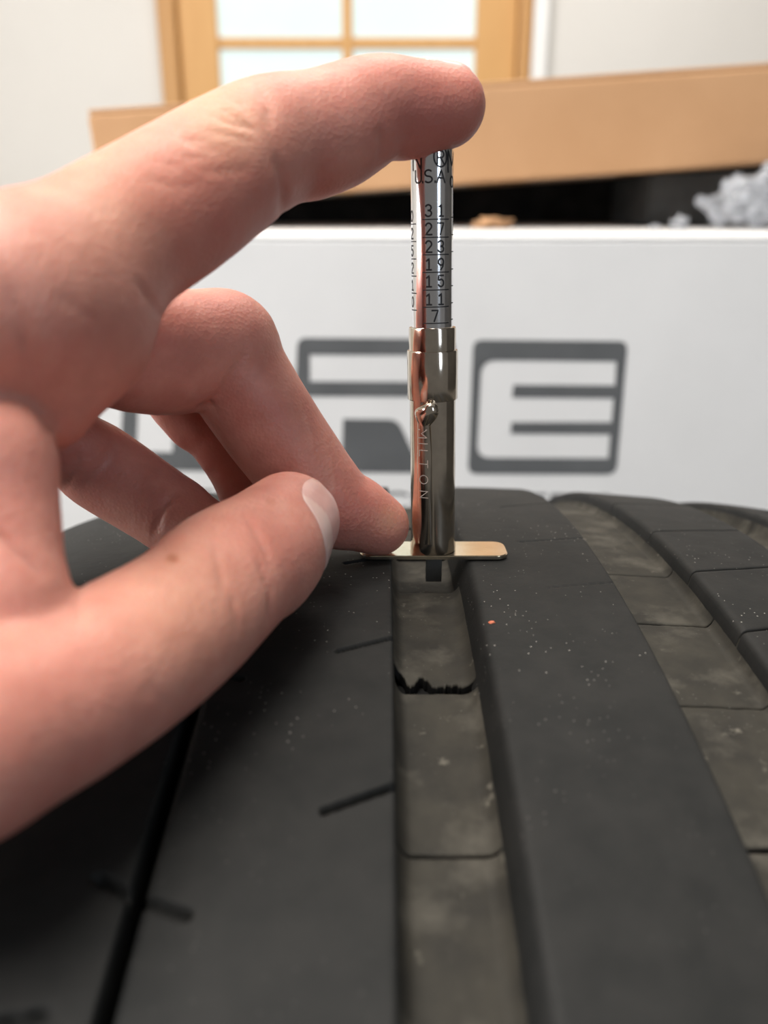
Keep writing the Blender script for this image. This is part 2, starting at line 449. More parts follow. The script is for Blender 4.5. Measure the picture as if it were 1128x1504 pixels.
# the blocked rib right of the second groove: sipes given by a left and a right pixel
sip = []
for p, q in (((915, 738), (1032, 731)), ((967, 780), (1111, 767)), ((1024, 840), (1128, 825)), ((1090, 930), (1128, 924))):
    x0, f0 = tyre_hit(*p, depth=1.1)
    sip.append(f0)
sip = sorted(sip)
dstep = np.mean(np.diff(sip)) if len(sip) > 1 else 0.05
ph0 = [sip[0] - dstep*k for k in range(5, 0, -1)] + sip + [sip[-1] + dstep*k for k in range(1, 4)]
_a = tyre_hit(1024, 840); _b = tyre_hit(1128, 825)
slope = (_b[1] - _a[1]) / (_b[0] - _a[0])
colsE = rib_cols(55.0, 76.8, 0.55, 5.0, 0.9, 1.2, 1.0)
for a, b in zip(ph0[:-1], ph0[1:]):
    fa = lambda x, a=a: a + (x - 52)*slope + 0.22/RT
    fb = lambda x, b=b: b + (x - 52)*slope - 0.22/RT
    patch('tread_block', colsE, fa, fb, M_tread, tyre, endwall=4.0, step=0.6, er=0.3)
fa = lambda x: ph0[-1] + (x - 52)*slope + 0.22/RT
fb = lambda x: 2*math.pi + ph0[0] + (x - 52)*slope - 0.22/RT
patch('tread_rib', colsE, fa, fb, M_tread, tyre, endwall=4.0, step=9.0)

# groove floors in separate moulded panels
def floor_cols(xl, xr, dep, n, lw, rw):
    h_ = min(3.4, dep - 1.2)
    L = [(xl, dep - h_), (xl + lw*0.22, dep - 0.56*h_), (xl + lw*0.5, dep - 0.8), (xl + lw*0.8, dep - 0.2), (xl + lw*1.1, dep)]
    R = [(xr - rw*1.1, dep), (xr - rw*0.8, dep - 0.2), (xr - rw*0.5, dep - 0.8), (xr - rw*0.22, dep - 0.56*h_), (xr, dep - h_)]
    return L + [(x, dep) for x in np.linspace(L[-1][0], R[0][0], n + 2)[1:-1]] + R

def torn(amp, seed, f=0.9, base=0.0):
    return lambda x: base + amp*(n2(np.asarray(x) + 300, np.asarray(x)*0 + 7.3, seed, f) - 0.5) + amp*0.5*(n2(np.asarray(x) + 300, np.asarray(x)*0 + 3.1, seed + 1, f*3) - 0.5)

def panels(xl, xr, dep, cuts, lw, rw, n=26, tear=None, deps=None):
    """cuts: (phi, gap mm, tear amplitude), from near to far"""
    for k in range(len(cuts) - 1):
        (p0, g0, t0), (p1, g1, t1) = cuts[k], cuts[k + 1]
        patch('groove_panel', floor_cols(xl, xr, dep + (deps or {}).get(k, 0), n, lw, rw), lambda x, p0=p0: p0, lambda x, p1=p1: p1, M_floor_rub, tyre,
              endwall=1.9, step=0.55, er=0.3, ea=(tear or {}).get(k) or torn(t0, 11 + k, base=g0*0.5), eb=torn(0.1, 40 + k, base=-g1*0.5), rough=0.12)
    p0 = cuts[-1][0]; p1 = 2*math.pi + cuts[0][0]
    patch('groove_panel', floor_cols(xl, xr, dep, 8, lw, rw), lambda x: p0 + 0.3/RT, lambda x: p1 - 0.3/RT, M_floor_rub, tyre, endwall=1.9, step=8)

DG = 6.0
def phc(u, v): return tyre_hit(u, v, DG)[1]
c1 = phc(660, 1258); c2 = phc(642, 1014); c3 = phc(632, 869)
dd = (c2 - c1)
def bite(x):                 # the torn corner left of the middle of the second panel
    x = np.asarray(x, float)
    return torn(1.1, 14, f=1.6, base=1.2)(x) + 2.9*np.exp(-((x - 2.3)/1.0)**4) + 2.2*np.exp(-((x - 5.7)/0.9)**4) + 0.25*np.sin(x*9.0)*np.sin(x*2.3) + 0.35*np.exp(-((x - 4.2)/0.8)**2)
panels(1.35, 14.4, DG, [(c1 - 2*dd, 0.4, 0.2), (c1 - dd, 0.4, 0.2), (c1, 0.35, 0.12), (c2, 1.5, 0.5), (c3, 1.0, 0.7), (c3 + dd*0.7, 0.4, 0.2), (c3 + dd*1.5, 0.4, 0.2), (c3 + dd*2.4, 0.4, 0.2)], 1.6, 2.6, n=60, tear={3: bite}, deps={4: 1.5, 5: 0.6})
DG2 = 4.4
phc2 = lambda u, v: tyre_hit(u, v, DG2 + 0.5)[1]
g = [phc2(1110, 1246), phc2(1060, 1035), phc2(990, 914), phc2(940, 842), phc2(858, 752)]
panels(38.4, 55.0, DG2, [(g[0] - 0.08, 0.4, 0.1), (g[0], 0.7, 0.3), (g[1], 0.18, 0.06), (g[2], 0.38, 0.14), (g[3], 0.3, 0.12), (g[4], 0.5, 0.1), (g[4] + 0.06, 0.4, 0.1), (g[4] + 0.13, 0.4, 0.1)], 1.0, 1.7)
panels(76.9, 90.0, DG - 0.6, [(-0.2, 0.4, 0.1), (-0.1, 0.4, 0.1), (0.0, 0.4, 0.1), (0.1, 0.4, 0.1), (0.2, 0.4, 0.1), (0.3, 0.4, 0.1)], 1.6, 2.0, n=10)

# carcass with sidewalls and beads (lathe)
prof = [(x, RT - drop(x) - 8.0) for x in np.linspace(-126, 134, 60)]
prof += [(138, RT - 40), (142, RT - 62), (141, RT - 90), (128, RT - 112), (118, 222), (112, 219), (108, 224), (116, 240), (128, 256),
         (126, 290), (118, RT - 26), (0, RT - 18), (-112, RT - 26), (-120, 290), (-122, 256), (-110, 240), (-102, 224), (-106, 219), (-112, 222),
         (-122, RT - 112), (-135, RT - 90), (-136, RT - 62), (-132, RT - 44)]
nph = 180
pp = np.array(prof); ph = np.linspace(0, 2*math.pi, nph, endpoint=False)
V = to_world(np.tile(pp[:, 0], (nph, 1)), np.repeat(ph[:, None], len(pp), 1), np.tile(pp[:, 1], (nph, 1)))
idx = np.arange(nph*len(pp)).reshape(nph, len(pp))
a, b = idx, np.roll(idx, -1, 0); a2, b2 = np.roll(a, -1, 1), np.roll(b, -1, 1)
link('carcass', np_mesh('carcass', V.reshape(-1, 3), np.stack([a, a2, b2, b], -1).reshape(-1, 4)), M_carc, tyre, smooth=True)

# orange crumb on the tread
xc_, fc_ = tyre_hit(722, 914)
cp = to_world(np.array(xc_), np.array(fc_), np.array(RT - drop(xc_) + 0.05))
bm = bmesh.new(); bmesh.ops.create_icosphere(bm, subdivisions=2, radius=0.00042)
for v in bm.verts:
    v.co *= 0.75 + 0.5*random.random(); v.co.x *= 1.3; v.co.z *= 0.6
o = bm_obj('rubber_crumb', bm, M_crumb, smooth=False); o.location = cp
tag(o, 'tiny orange crumb lying on the tread right of the gauge foot', 'crumb')

# ------------------------------------------------------------------ the tread depth gauge
gx, gphi = tyre_hit(636, 812)
LEAN = math.radians(-1.15)
GN = np.array([0, math.sin(gphi), math.cos(gphi)])                 # axis of the gauge: tyre normal
GB = to_world(np.array(gx), np.array(gphi), np.array(RT + 0.12)) / MM  # under side of the foot plate
def ghit(v, r=0.0):          # height along the axis that shows at pixel row v (front surface at radius r)
    fr = np.array([0, -math.cos(gphi), math.sin(gphi)])*r
    lo, hi = -5.0, 90.0
    for _ in range(50):
        mid = (lo + hi)/2
        if w2px(GB + fr + GN*mid)[1] > v: lo = mid
        else: hi = mid
    return (lo + hi)/2
gauge = empty('tread_depth_gauge', Vector(GB*MM), 'slim nickel plated tread depth gauge standing on the tyre with its foot across a groove', 'gauge')
gauge.rotation_euler = (-gphi, 0, 0)
GM = Matrix.Translation(Vector(GB*MM)) @ Matrix.Rotation(-gphi, 4, 'X')
def gobj(name, bm, m, parent=None, ang=40):
    if name not in ('foot_plate', 'probe'): bm.transform(Matrix.Rotation(LEAN, 4, 'Y'))
    bmesh.ops.recalc_face_normals(bm, faces=bm.faces)
    bm.transform(Matrix.Scale(MM, 4))
    me = bpy.data.meshes.new(name); bm.to_mesh(me); bm.free()
    me.materials.append(m)
    o = bpy.data.objects.new(name, me); COL.objects.link(o)
    o.parent = parent or gauge
    smooth_angle(o, ang)
    return o
def lathe(prof, n=64):
    bm = bmesh.new(); rings = []
    for r, z in prof:
        rings.append([bm.verts.new((r*math.cos(2*math.pi*i/n), r*math.sin(2*math.pi*i/n), z)) for i in range(n)])
    for A, B in zip(rings[:-1], rings[1:]):
        for i in range(n):
            bm.faces.new((A[i], A[(i+1) % n], B[(i+1) % n], B[i]))
    bm.faces.new(rings[0]); bm.faces.new(rings[-1])
    return bm
zt = 0.75
h_bar_top = ghit(560, 4.2); h_c0 = ghit(592, 4.4); h_c1 = ghit(518, 4.4); h_c2 = ghit(483, 4.1); h_top = ghit(212, 3.4)
# foot plate
bm = bmesh.new()
hw, hd, rc = 13.4, 4.0, 2.2
pts = []
for cx_, cy_, a0 in ((hw-rc, hd-rc, 0), (-hw+rc, hd-rc, 90), (-hw+rc, -hd+rc, 180), (hw-rc, -hd+rc, 270)):
    for k in range(9):
        a = math.radians(a0 + k*90/8); pts.append((cx_ + rc*math.cos(a), cy_ + rc*math.sin(a)))
bot = [bm.verts.new((x, y, 0)) for x, y in pts]; top = [bm.verts.new((x, y, zt)) for x, y in pts]
bm.faces.new(bot); bm.faces.new(top)
for i in range(len(pts)): bm.faces.new((bot[i], bot[(i+1) % len(pts)], top[(i+1) % len(pts)], top[i]))
bmesh.ops.recalc_face_normals(bm, faces=bm.faces)
bmesh.ops.bevel(bm, geom=[e for e in bm.edges if abs(e.verts[0].co.z - e.verts[1].co.z) < 1e-6], offset=0.16, segments=2, affect='EDGES')
gobj('foot_plate', bm, M_plate)
# barrel, collar, tube
gobj('barrel', lathe([(3.7, zt), (4.12, zt + 0.05), (4.18, zt + 0.6), (4.02, zt + 2.2), (4.0, zt + 8), (4.0, h_bar_top)]), M_nickel)
gobj('collar', lathe([(4.02, h_c0), (4.3, h_c0 + 0.05), (4.36, h_c0 + 0.2), (4.36, h_c1 - 0.2), (4.28, h_c1), (4.04, h_c1 + 0.06), (4.04, h_c2 - 0.3), (3.95, h_c2 - 0.05), (3.75, h_c2), (3.62, h_c2 - 0.1), (3.62, h_c2 - 0.8)]), M_nickel)
RTU = 3.46
tube = gobj('scale_tube', lathe([(RTU, h_c0), (RTU, h_top - 0.3), (RTU - 0.3, h_top)]), M_chrome)
# probe blade reaching down into the groove, with its holder
gobj('probe', box_bm(-1.3, 1.6, -1.2, 0.4, -5.4, 0.0, 0.1), M_steel)
# pocket clip
ca = math.radians(-90 - 21)
def clip_frame(r, t, z):
    rad = np.array([math.cos(ca), math.sin(ca), 0]); tan = np.array([-math.sin(ca), math.cos(ca), 0])
    return rad*r + tan*t + np.array([0, 0, z])
z_d = ghit(607, 5.5); z_b = ghit(800, 4.8)
bm = bmesh.new(); rings = []
stations = []
for t in np.linspace(0, 1, 26):
    z = z_d + 0.6 + (z_b - z_d - 0.6)*t
    r = 5.7 - 0.55*min(1, t*4) - 0.30*t
    w = (1.15 + 0.25*math.sin(min(t*5, 1)*math.pi)) if t < 0.95 else 1.25
    w = 0.95 + 0.35*min(1, t*3)
    stations.append((z, r, w))
for z, r, w in stations:
    ring = []
    for k in range(12):
        a = 2*math.pi*k/12
        ring.append(bm.verts.new(clip_frame(r - 0.28 + 0.42*math.sin(a) - 0.10*math.cos(a)**2, w*math.copysign(abs(math.cos(a))**0.7, math.cos(a)), z)))
    rings.append(ring)
for A, B in zip(rings[:-1], rings[1:]):
    for k in range(12): bm.faces.new((A[k], A[(k+1) % 12], B[(k+1) % 12], B[k]))
bm.faces.new(rings[0]); bm.faces.new(rings[-1])
clip = gobj('pocket_clip', bm, M_nickel)
bm = bmesh.new(); bmesh.ops.create_uvsphere(bm, u_segments=28, v_segments=18, radius=1.0)
for v in bm.verts:
    c = v.co; wv = 1.75 if c.z > 0 else 1.75 - 0.5*(-c.z)
    v.co = Vector(clip_frame(4.6 + 1.5*c.y, 1.22*wv*c.x + 0.45, z_d + 0.0 + c.z*(1.7 if c.z > 0 else 2.8) + 0.4*math.sin(c.x*2.6)))
gobj('clip_shoulder', bm, M_nickel, ang=60)

def text_mesh(s, size, off=0.0, ext=0.0, spacing=1.0, align='CENTER'):
    cu = bpy.data.curves.new('t', 'FONT'); cu.body = s; cu.size = size; cu.align_x = align; cu.align_y = 'CENTER'
    cu.offset = off; cu.extrude = ext; cu.space_character = spacing; cu.resolution_u = 4
    o = bpy.data.objects.new('t', cu); COL.objects.link(o)
    dg = bpy.context.evaluated_depsgraph_get(); dg.update()
    me = bpy.data.meshes.new_from_object(o.evaluated_get(dg))
    bpy.data.objects.remove(o); bpy.data.curves.remove(cu)
    return me

def arc(cx, cy, rx, ry, a0, a1, n=14):
    return [(cx + rx*math.cos(math.radians(a0 + (a1 - a0)*k/n)), cy + ry*math.sin(math.radians(a0 + (a1 - a0)*k/n))) for k in range(n + 1)]
GLYPH = {   # strokes in a box 0.6 wide and 1 high, centred on the origin
    '0': [arc(0, 0, .28, .5, 0, 360, 24)],
    '1': [[(-.2, .3), (.03, .5), (.03, -.5)], [(-.2, -.5), (.24, -.5)]],
    '2': [arc(0, .22, .27, .28, 165, -30) + [(-.28, -.5), (.29, -.5)]],
    '3': [arc(-.02, .25, .26, .25, 150, -90) , arc(-.02, -.24, .29, .26, 90, -155)],
    '5': [[(.25, .5), (-.22, .5), (-.25, .08)] + arc(-.01, -.17, .28, .33, 130, -150)],
    '7': [[(-.28, .5), (.28, .5), (-.08, -.5)]],
    '9': [arc(0, .2, .26, .30, 0, 360, 20), [(.26, .2), (.2, -.2), (-.02, -.5)]],
    'U': [[(-.28, .5), (-.28, -.2)] + arc(0, -.2, .28, .3, 180, 360) + [(.28, .5)]],
    'S': [arc(0, .25, .26, .25, 40, 270) + arc(0, -.25, .28, .25, 90, -140)],
    'A': [[(-.32, -.5), (0, .5), (.32, -.5)], [(-.2, -.15), (.2, -.15)]],
    'N': [[(-.3, -.5), (-.3, .5), (.3, -.5), (.3, .5)]],
    'M': [[(-.36, -.5), (-.36, .5), (0, -.2), (.36, .5), (.36, -.5)]],
    'R': [[(-.28, -.5), (-.28, .5)] + arc(.02, .24, .26, .26, 90, -90) + [(-.28, -.02)], [(.0, -.02), (.3, -.5)]],
    'I': [[(0, .5), (0, -.5)]], 'L': [[(-.25, .5), (-.25, -.5), (.28, -.5)]],
    'T': [[(-.32, .5), (.32, .5)], [(0, .5), (0, -.5)]],
    'O': [arc(0, 0, .38, .5, 0, 360, 28)], 'o': [arc(0, -.1, .26, .36, 0, 360, 20)],
    '.': [[(0, -.5), (0, -.40)]],
}
def stroke_bm(text, h, w, adv, sx=1.0):
    bm = bmesh.new(); x0 = -adv*(len(text) - 1)/2
    for i_, ch in enumerate(text):
        for pl in GLYPH[ch]:
            p = []
            for (ax, ay), (bx_, by_) in zip(pl[:-1], pl[1:]):
                m_ = max(1, int(math.hypot(bx_ - ax, by_ - ay)*h/0.25))
                p += [(ax + (bx_ - ax)*k/m_, ay + (by_ - ay)*k/m_) for k in range(m_)]
            p.append(pl[-1])
            q = np.array([(x*h*sx + x0 + adv*i_, y*h) for x, y in p])
            d_ = np.gradient(q, axis=0); d_ /= np.maximum(np.linalg.norm(d_, axis=1), 1e-9)[:, None]
            n_ = np.stack([-d_[:, 1], d_[:, 0]], 1)*w/2
            q[0] -= d_[0]*w*0.4; q[-1] += d_[-1]*w*0.4
            A = [bm.verts.new((*v, 0)) for v in q + n_]; B = [bm.verts.new((*v, 0)) for v in q - n_]
            for k in range(len(A) - 1): bm.faces.new((A[k], B[k], B[k + 1], A[k + 1]))
    return bm
def wrap(bm, r):             # flat (x along the girth from the front, z up) -> around the tube
    for v in bm.verts:
        th = -math.pi/2 + v.co.x/RTU
        v.co = Vector((r*math.cos(th), r*math.sin(th), v.co.y))
def ink_text(s, xc, zc, h, name='scale_number', adv=2.0, w=0.27, sx=1.0):
    bm = stroke_bm(s, h, w, adv, sx)
    for v in bm.verts: v.co = Vector((v.co.x + xc, v.co.y + zc, 0))
    wrap(bm, RTU + 0.025)
    return gobj(name, bm, M_ink, tube)
def ink_line(x0, x1, z, h=0.17, name='scale_line'):
    bm = bmesh.new(); n = 12; A = []; B = []
    for k in range(n + 1):
        x = x0 + (x1 - x0)*k/n; A.append(bm.verts.new((x, z - h/2, 0))); B.append(bm.verts.new((x, z + h/2, 0)))
    for k in range(n): bm.faces.new((A[k], A[k+1], B[k+1], B[k]))
    wrap(bm, RTU + 0.03)
    return gobj(name, bm, M_ink, tube)
def girth(u):                # pixel column -> arc position on the tube at mid height
    s = (u - 634.0) / 30.6
    return RTU*math.asin(max(-0.995, min(0.995, s)))
rows_ = [(31, 309, 322), (27, 336, 348.5), (23, 362, 374), (19, 388, 400), (15, 413, 426), (11, 439.5, 451), (7, 464, 475)]
for num, vt, vl in rows_:
    ink_text(str(num), girth(636.5), ghit(vt, RTU), 1.75, adv=2.05)
    ink_line(girth(619), girth(657), ghit(vl, RTU))
for k, vl in enumerate((319, 344.5, 370, 396, 421, 446.5, 471)):
    ink_line(girth(660.5), girth(668), ghit(vl, RTU))
for k, vl in enumerate((328, 354, 380, 405.5, 431, 456)):
    ink_line(girth(600), girth(610), ghit(vl, RTU))
    ink_text('025210'[k], girth(604.5), ghit(vl - 12, RTU), 1.6)
for ch_, u_ in (('U', 613.5), ('.', 619.5), ('S', 627.5), ('.', 637), ('A', 645.5)):
    ink_text(ch_, girth(u_), ghit(258.5, RTU), 1.85, 'lettering', w=0.26, sx=1.15)
ink_text('N', girth(611.5), ghit(233, RTU), 3.0, 'lettering', w=0.3)
ink_text('M', girth(661.5), ghit(236, RTU), 3.2, 'lettering', w=0.3)
ink_text('o', girth(661.5), ghit(264, RTU), 2.2, 'lettering')
ink_text('R', girth(645), ghit(231, RTU), 1.9, 'lettering', w=0.26)
bm = bmesh.new(); A = []; B = []
for k in range(40):
    a = 2*math.pi*k/40
    A.append(bm.verts.new((girth(645) + 1.26*math.cos(a), ghit(230, RTU) + 1.6*math.sin(a), 0)))
    B.append(bm.verts.new((girth(645) + 1.0*math.cos(a), ghit(230, RTU) + 1.34*math.sin(a), 0)))
for k in range(40): bm.faces.new((A[k], A[(k+1) % 40], B[(k+1) % 40], B[k]))
wrap(bm, RTU + 0.03); gobj('lettering', bm, M_ink, tube)
# engraved maker's word down the clip
for ch, vv in zip('MILTON', (637, 652, 666, 682, 705, 727)):
    bm = stroke_bm(ch, 1.5, 0.12, 1.0, 1.15)
    zc = ghit(vv, 5.2); t = (zc - z_d - 0.6)/(z_b - z_d - 0.6)
    r = 5.7 - 0.55*min(1, max(t, 0)*4) - 0.30*t + 0.16
    for v in bm.verts:
        tx, tz = v.co.y, -v.co.x*1.15         # quarter turn: reads downwards
        v.co = Vector(clip_frame(r - 0.02*tx*tx, tx, zc + tz))
    gobj('engraved_letter', bm, M_engr, clip)

# ------------------------------------------------------------------ the white carton behind the tyre
YF = 520.0                                     # its front face
def fx(u, v, Y=YF): return px_on_y(u, v, Y)
ztop = fx(640, 346)[1]
yaw = math.radians(-2.0)
bxL, bxR = -400.0, 390.0
dep = 430.0
carton = empty('wheel_carton', (0, (YF + dep/2)*MM, 0), 'large white carton with a grey logo standing behind the tyre', 'box')
def YAW(o):
    o.matrix_basis = Matrix.Translation((0, YF*MM, 0)) @ Matrix.Rotation(yaw, 4, 'Z') @ Matrix.Translation((0, -YF*MM, 0))
    return o
def cpart(name, bm, m, parent=None):
    bmesh.ops.transform(bm, matrix=Matrix.Translation((0, YF*MM, 0)) @ Matrix.Rotation(yaw, 4, 'Z') @ Matrix.Translation((0, -YF*MM, 0)), verts=bm.verts)
    return bm_obj(name, bm, m, parent or carton)
cbody = cpart('carton_body', box_bm(bxL*MM, bxR*MM, YF*MM, (YF + dep)*MM, 0, (ztop - 3.05)*MM, 0.0008, 2), M_white)
cpart('top_flap', box_bm((bxL + 1)*MM, (bxR - 1)*MM, YF*MM, (YF + dep/2 - 1.5)*MM, (ztop - 3)*MM, ztop*MM, 0.0014, 3), M_white)
cpart('top_flap', box_bm((bxL + 1)*MM, (bxR - 1)*MM, (YF + dep/2 + 1.5)*MM, (YF + dep - 1)*MM, (ztop - 3)*MM, ztop*MM, 0.0012, 2), M_white)

def round_poly(pts, rad):
    out = []; n = len(pts)
    for i in range(n):
        p0, p1, p2 = (np.array(pts[i-1], float), np.array(pts[i], float), np.array(pts[(i+1) % n], float))
        r = rad[i] if isinstance(rad, (list, tuple)) else rad
        if r <= 0: out.append(tuple(p1)); continue
        d0 = (p0 - p1)/np.linalg.norm(p0 - p1); d2 = (p2 - p1)/np.linalg.norm(p2 - p1)
        a, b = p1 + d0*r, p1 + d2*r
        for t in np.linspace(0, 1, 7):
            out.append(tuple((1-t)**2*a + 2*t*(1-t)*p1 + t*t*b))
    return out
def flat_shape(name, outer, holes, m, parent, thick=0.15):
    cu = bpy.data.curves.new(name, 'CURVE'); cu.dimensions = '2D'; cu.fill_mode = 'BOTH'; cu.extrude = thick*MM
    for pl in [outer] + holes:
        sp = cu.splines.new('POLY'); sp.points.add(len(pl) - 1); sp.use_cyclic_u = True
        for i, (u, v) in enumerate(pl):
            x, z = face_xz(u, v); sp.points[i].co = (x*MM, z*MM, 0, 1)
    o = bpy.data.objects.new(name, cu); COL.objects.link(o)
    dg = bpy.context.evaluated_depsgraph_get(); dg.update()
    me = bpy.data.meshes.new_from_object(o.evaluated_get(dg)); bpy.data.objects.remove(o)
    bm = bmesh.new(); bm.from_mesh(me)
    for v in bm.verts: v.co = Vector((v.co.x, YF*MM - v.co.z - thick*MM*0.5, v.co.y))
    return cpart(name, bm, m, parent)
def face_xz(u, v):           # pixel -> (x, z) on the yawed front face, in the carton's own frame
    r = ray(u, v); n = np.array([math.sin(yaw)*1.0, -math.cos(yaw)]) # face normal (x,y)
    # plane through (0, YF): points p = (0,YF) + s*(cos yaw, sin yaw)
    c, s_ = math.cos(yaw), math.sin(yaw)
    # solve t*rx = s*c ; t*ry = YF + s*s_
    t = YF / (r[1] - r[0]*s_/c); s = t*r[0]/c
    return s, CAMZ + t*r[2]
E_out = round_poly([(695, 499), (922, 501), (905, 697), (687, 696)], [14, 14, 16, 14])
E_in = round_poly([(707, 529), (905, 531), (903, 566), (754, 565), (752, 584), (901, 585), (898, 620), (751, 620), (750, 637), (896, 638), (893, 673), (700, 672)],
                  [22, 0, 0, 0, 0, 0, 0, 0, 0, 0, 0, 20])
flat_shape('logo_letter', E_out, [E_in], M_print, cbody)
R_out = round_poly([(437, 496), (668, 498), (656, 695), (429, 693)], [14, 14, 14, 14])
R_in = round_poly([(455, 521), (652, 522), (648, 603), (626, 612), (642, 673), (610, 672), (584, 616), (504, 615), (502, 671), (448, 670), (453, 582), (622, 583), (624, 561), (455, 560)],
                  [0, 16, 12, 6, 0, 0, 14, 0, 0, 0, 0, 0, 0, 0])
flat_shape('logo_letter', R_out, [R_in], M_print, cbody)
H_out = round_poly([(184, 494), (410, 496), (402, 693), (176, 690)], 14)
H_in = [(206, 520), (262, 520), (261, 566), (332, 567), (334, 521), (388, 522), (384, 668), (328, 667), (330, 618), (256, 617), (253, 664), (200, 663)]
flat_shape('logo_letter', H_out, [H_in], M_print, cbody)
# the caption under the logo
xa, za = face_xz(182, 724); xb, zb = face_xz(900, 724)
me = text_mesh('PERFORMANCE WHEELS', 1.0, 0.01, 0.0)
bm = bmesh.new(); bm.from_mesh(me); bpy.data.meshes.remove(me)
xs_ = [v.co.x for v in bm.verts]; k = (xb - xa)/(max(xs_) - min(xs_)); mid = (xa + xb)/2
kz = (face_xz(540, 722)[1] - face_xz(540, 750)[1])/0.72
zc_ = face_xz(540, 737)[1]
for v in bm.verts: v.co = Vector(((v.co.x*k + mid)*MM, (YF - 0.2)*MM, (v.co.y*kz + zc_)*MM))
cpart('logo_caption', bm, M_print, cbody)

# ------------------------------------------------------------------ things on top of the carton
zT = ztop*MM
# brown cardboard box, tilted, right end raised
YBX = 0.66
def cb(u, v): x, z = px_on_y(u, v, YBX/MM); return x*MM, z*MM
p_tl = cb(147, 158); p_tr = cb(1128, 90); p_bl = cb(150, 306); 
ang = math.atan2(p_tr[1] - p_tl[1], p_tr[0] - p_tl[0])
hbox = (p_tl[1] - p_bl[1])*math.cos(ang) * 0.985
lbox = 0.72
bd = 0.30
brown = empty('cardboard_box', (p_bl[0], YBX, p_bl[1]), 'long brown cardboard box lying tilted on top of the white carton', 'box')
brown.rotation_euler = (0, -ang, 0)
def bpart(name, bm, m):
    bmesh.ops.recalc_face_normals(bm, faces=bm.faces)
    me = bpy.data.meshes.new(name); bm.to_mesh(me); bm.free(); me.materials.append(m)
    o = bpy.data.objects.new(name, me); COL.objects.link(o); o.parent = brown; return o
bpart('box_body', box_bm(0, lbox, 0, bd, 0, hbox - 0.003, 0.003, 3), M_card)
bpart('box_flap', box_bm(0.001, lbox - 0.001, 0.001, bd/2 - 0.001, hbox - 0.003, hbox, 0.001), M_card)
bpart('box_flap', box_bm(0.001, lbox - 0.001, bd/2 + 0.001, bd - 0.001, hbox - 0.003, hbox, 0.001), M_card)

# grey packing foam and a black block added for the gap's shadow, wedge-topped, carrying the raised right end of the brown box
def foam(x0, x1, y0, y1, m, label):
    bm = box_bm(x0, x1, y0, y1, zT + 0.0002, zT + 0.03)
    for v in bm.verts:
        if v.co.z > zT + 0.01: v.co.z = p_bl[1] + (v.co.x - p_bl[0])*math.tan(ang) - 0.0012
    bmesh.ops.bevel(bm, geom=list(bm.edges), offset=0.002, segments=2, affect='EDGES')
    tag(bm_obj('foam_or_shade_block', bm, m), label, 'foam')
foam(-0.16, 0.42, 0.83, 0.94, M_gap_shade, 'long black block added as the shadow in the gap under the brown cardboard box')  # added block, its black is the shadow of the gap
foam(0.205, 0.40, 0.70, 0.82, M_foam2, 'dark grey foam block under the right end of the brown cardboard box')

# bubble wrap, crumpled, at the right end
bwx, bwz = px_on_y(1112, 330, 640)
bw = empty('bubble_wrap', (bwx*MM, 0.64, zT), 'crumpled clear bubble wrap on top of the white carton at the far right', 'wrapping')
bm = bmesh.new(); bmesh.ops.create_icosphere(bm, subdivisions=4, radius=1.0)
for v in bm.verts:
    c = v.co.normalized()
    q = 0.88 + 0.12*math.sin(4*c.x + 2*math.sin(3*c.z)) * math.cos(4*c.y + 1.5*c.x) + 0.07*math.sin(9*c.z + 5*c.x)
    v.co = Vector((c.x*0.040*q, c.y*0.03*q, 0.0152 + max(-0.0148, c.z*0.024*q)))
    v.co.x += 0.012*max(0, c.z)
for v in bm.verts: v.co = v.co + Vector((bwx*MM, 0.64, zT + 0.0046))
film = bm_obj('film', bm, M_film, bw, smooth=True)
bmb = bmesh.new()
pts_ = [p.center.copy() for p in film.data.polygons]; nrm = [p.normal.copy() for p in film.data.polygons]
for k in range(0, len(pts_), 31):
    bmesh.ops.create_icosphere(bmb, subdivisions=2, radius=0.0046, matrix=Matrix.Translation(pts_[k] + nrm[k]*0.0004))
o = bm_obj('bubble_layer', bmb, M_film, bw, smooth=True); o['kind'] = 'stuff'

def scrap(name, u, v, Y, r, m, label, cat, sq=(1, 1, 1), seed=1):
    x, z = px_on_y(u, v, Y)
    rg = random.Random(seed); bm = bmesh.new(); bmesh.ops.create_icosphere(bm, subdivisions=3, radius=1)
    for q in bm.verts:
        c = q.co.normalized(); k = 0.8 + 0.25*math.sin(5*c.x + seed)*math.cos(7*c.y) + 0.2*math.sin(9*c.z + 3*c.x)
        q.co = Vector((c.x*r*k*sq[0], c.y*r*k*sq[1], max(-0.4, c.z*k)*r*sq[2] + 0.4*r*sq[2]))
    for q in bm.verts: q.co += Vector((x*MM, Y*MM, zT + 0.0002))
    return tag(bm_obj(name, bm, m, smooth=True), label, cat)
scrap('film_scrap', 998, 332, 600, 0.0060, M_film, 'small crumpled clear film scrap on the carton edge left of the bubble wrap', 'wrapping', (1.2, 1, 1.2), 2)
scrap('film_scrap', 962, 332, 600, 0.0038, M_film, 'tiniest film scrap on the carton top, under the brown box', 'wrapping', (1.3, 1, 0.8), 5)
scrap('cardboard_scrap', 722, 326, 660, 0.011, M_card, 'small tan cardboard scrap on the carton just right of the gauge tube', 'cardboard', (1.6, 1, 0.5), 4)

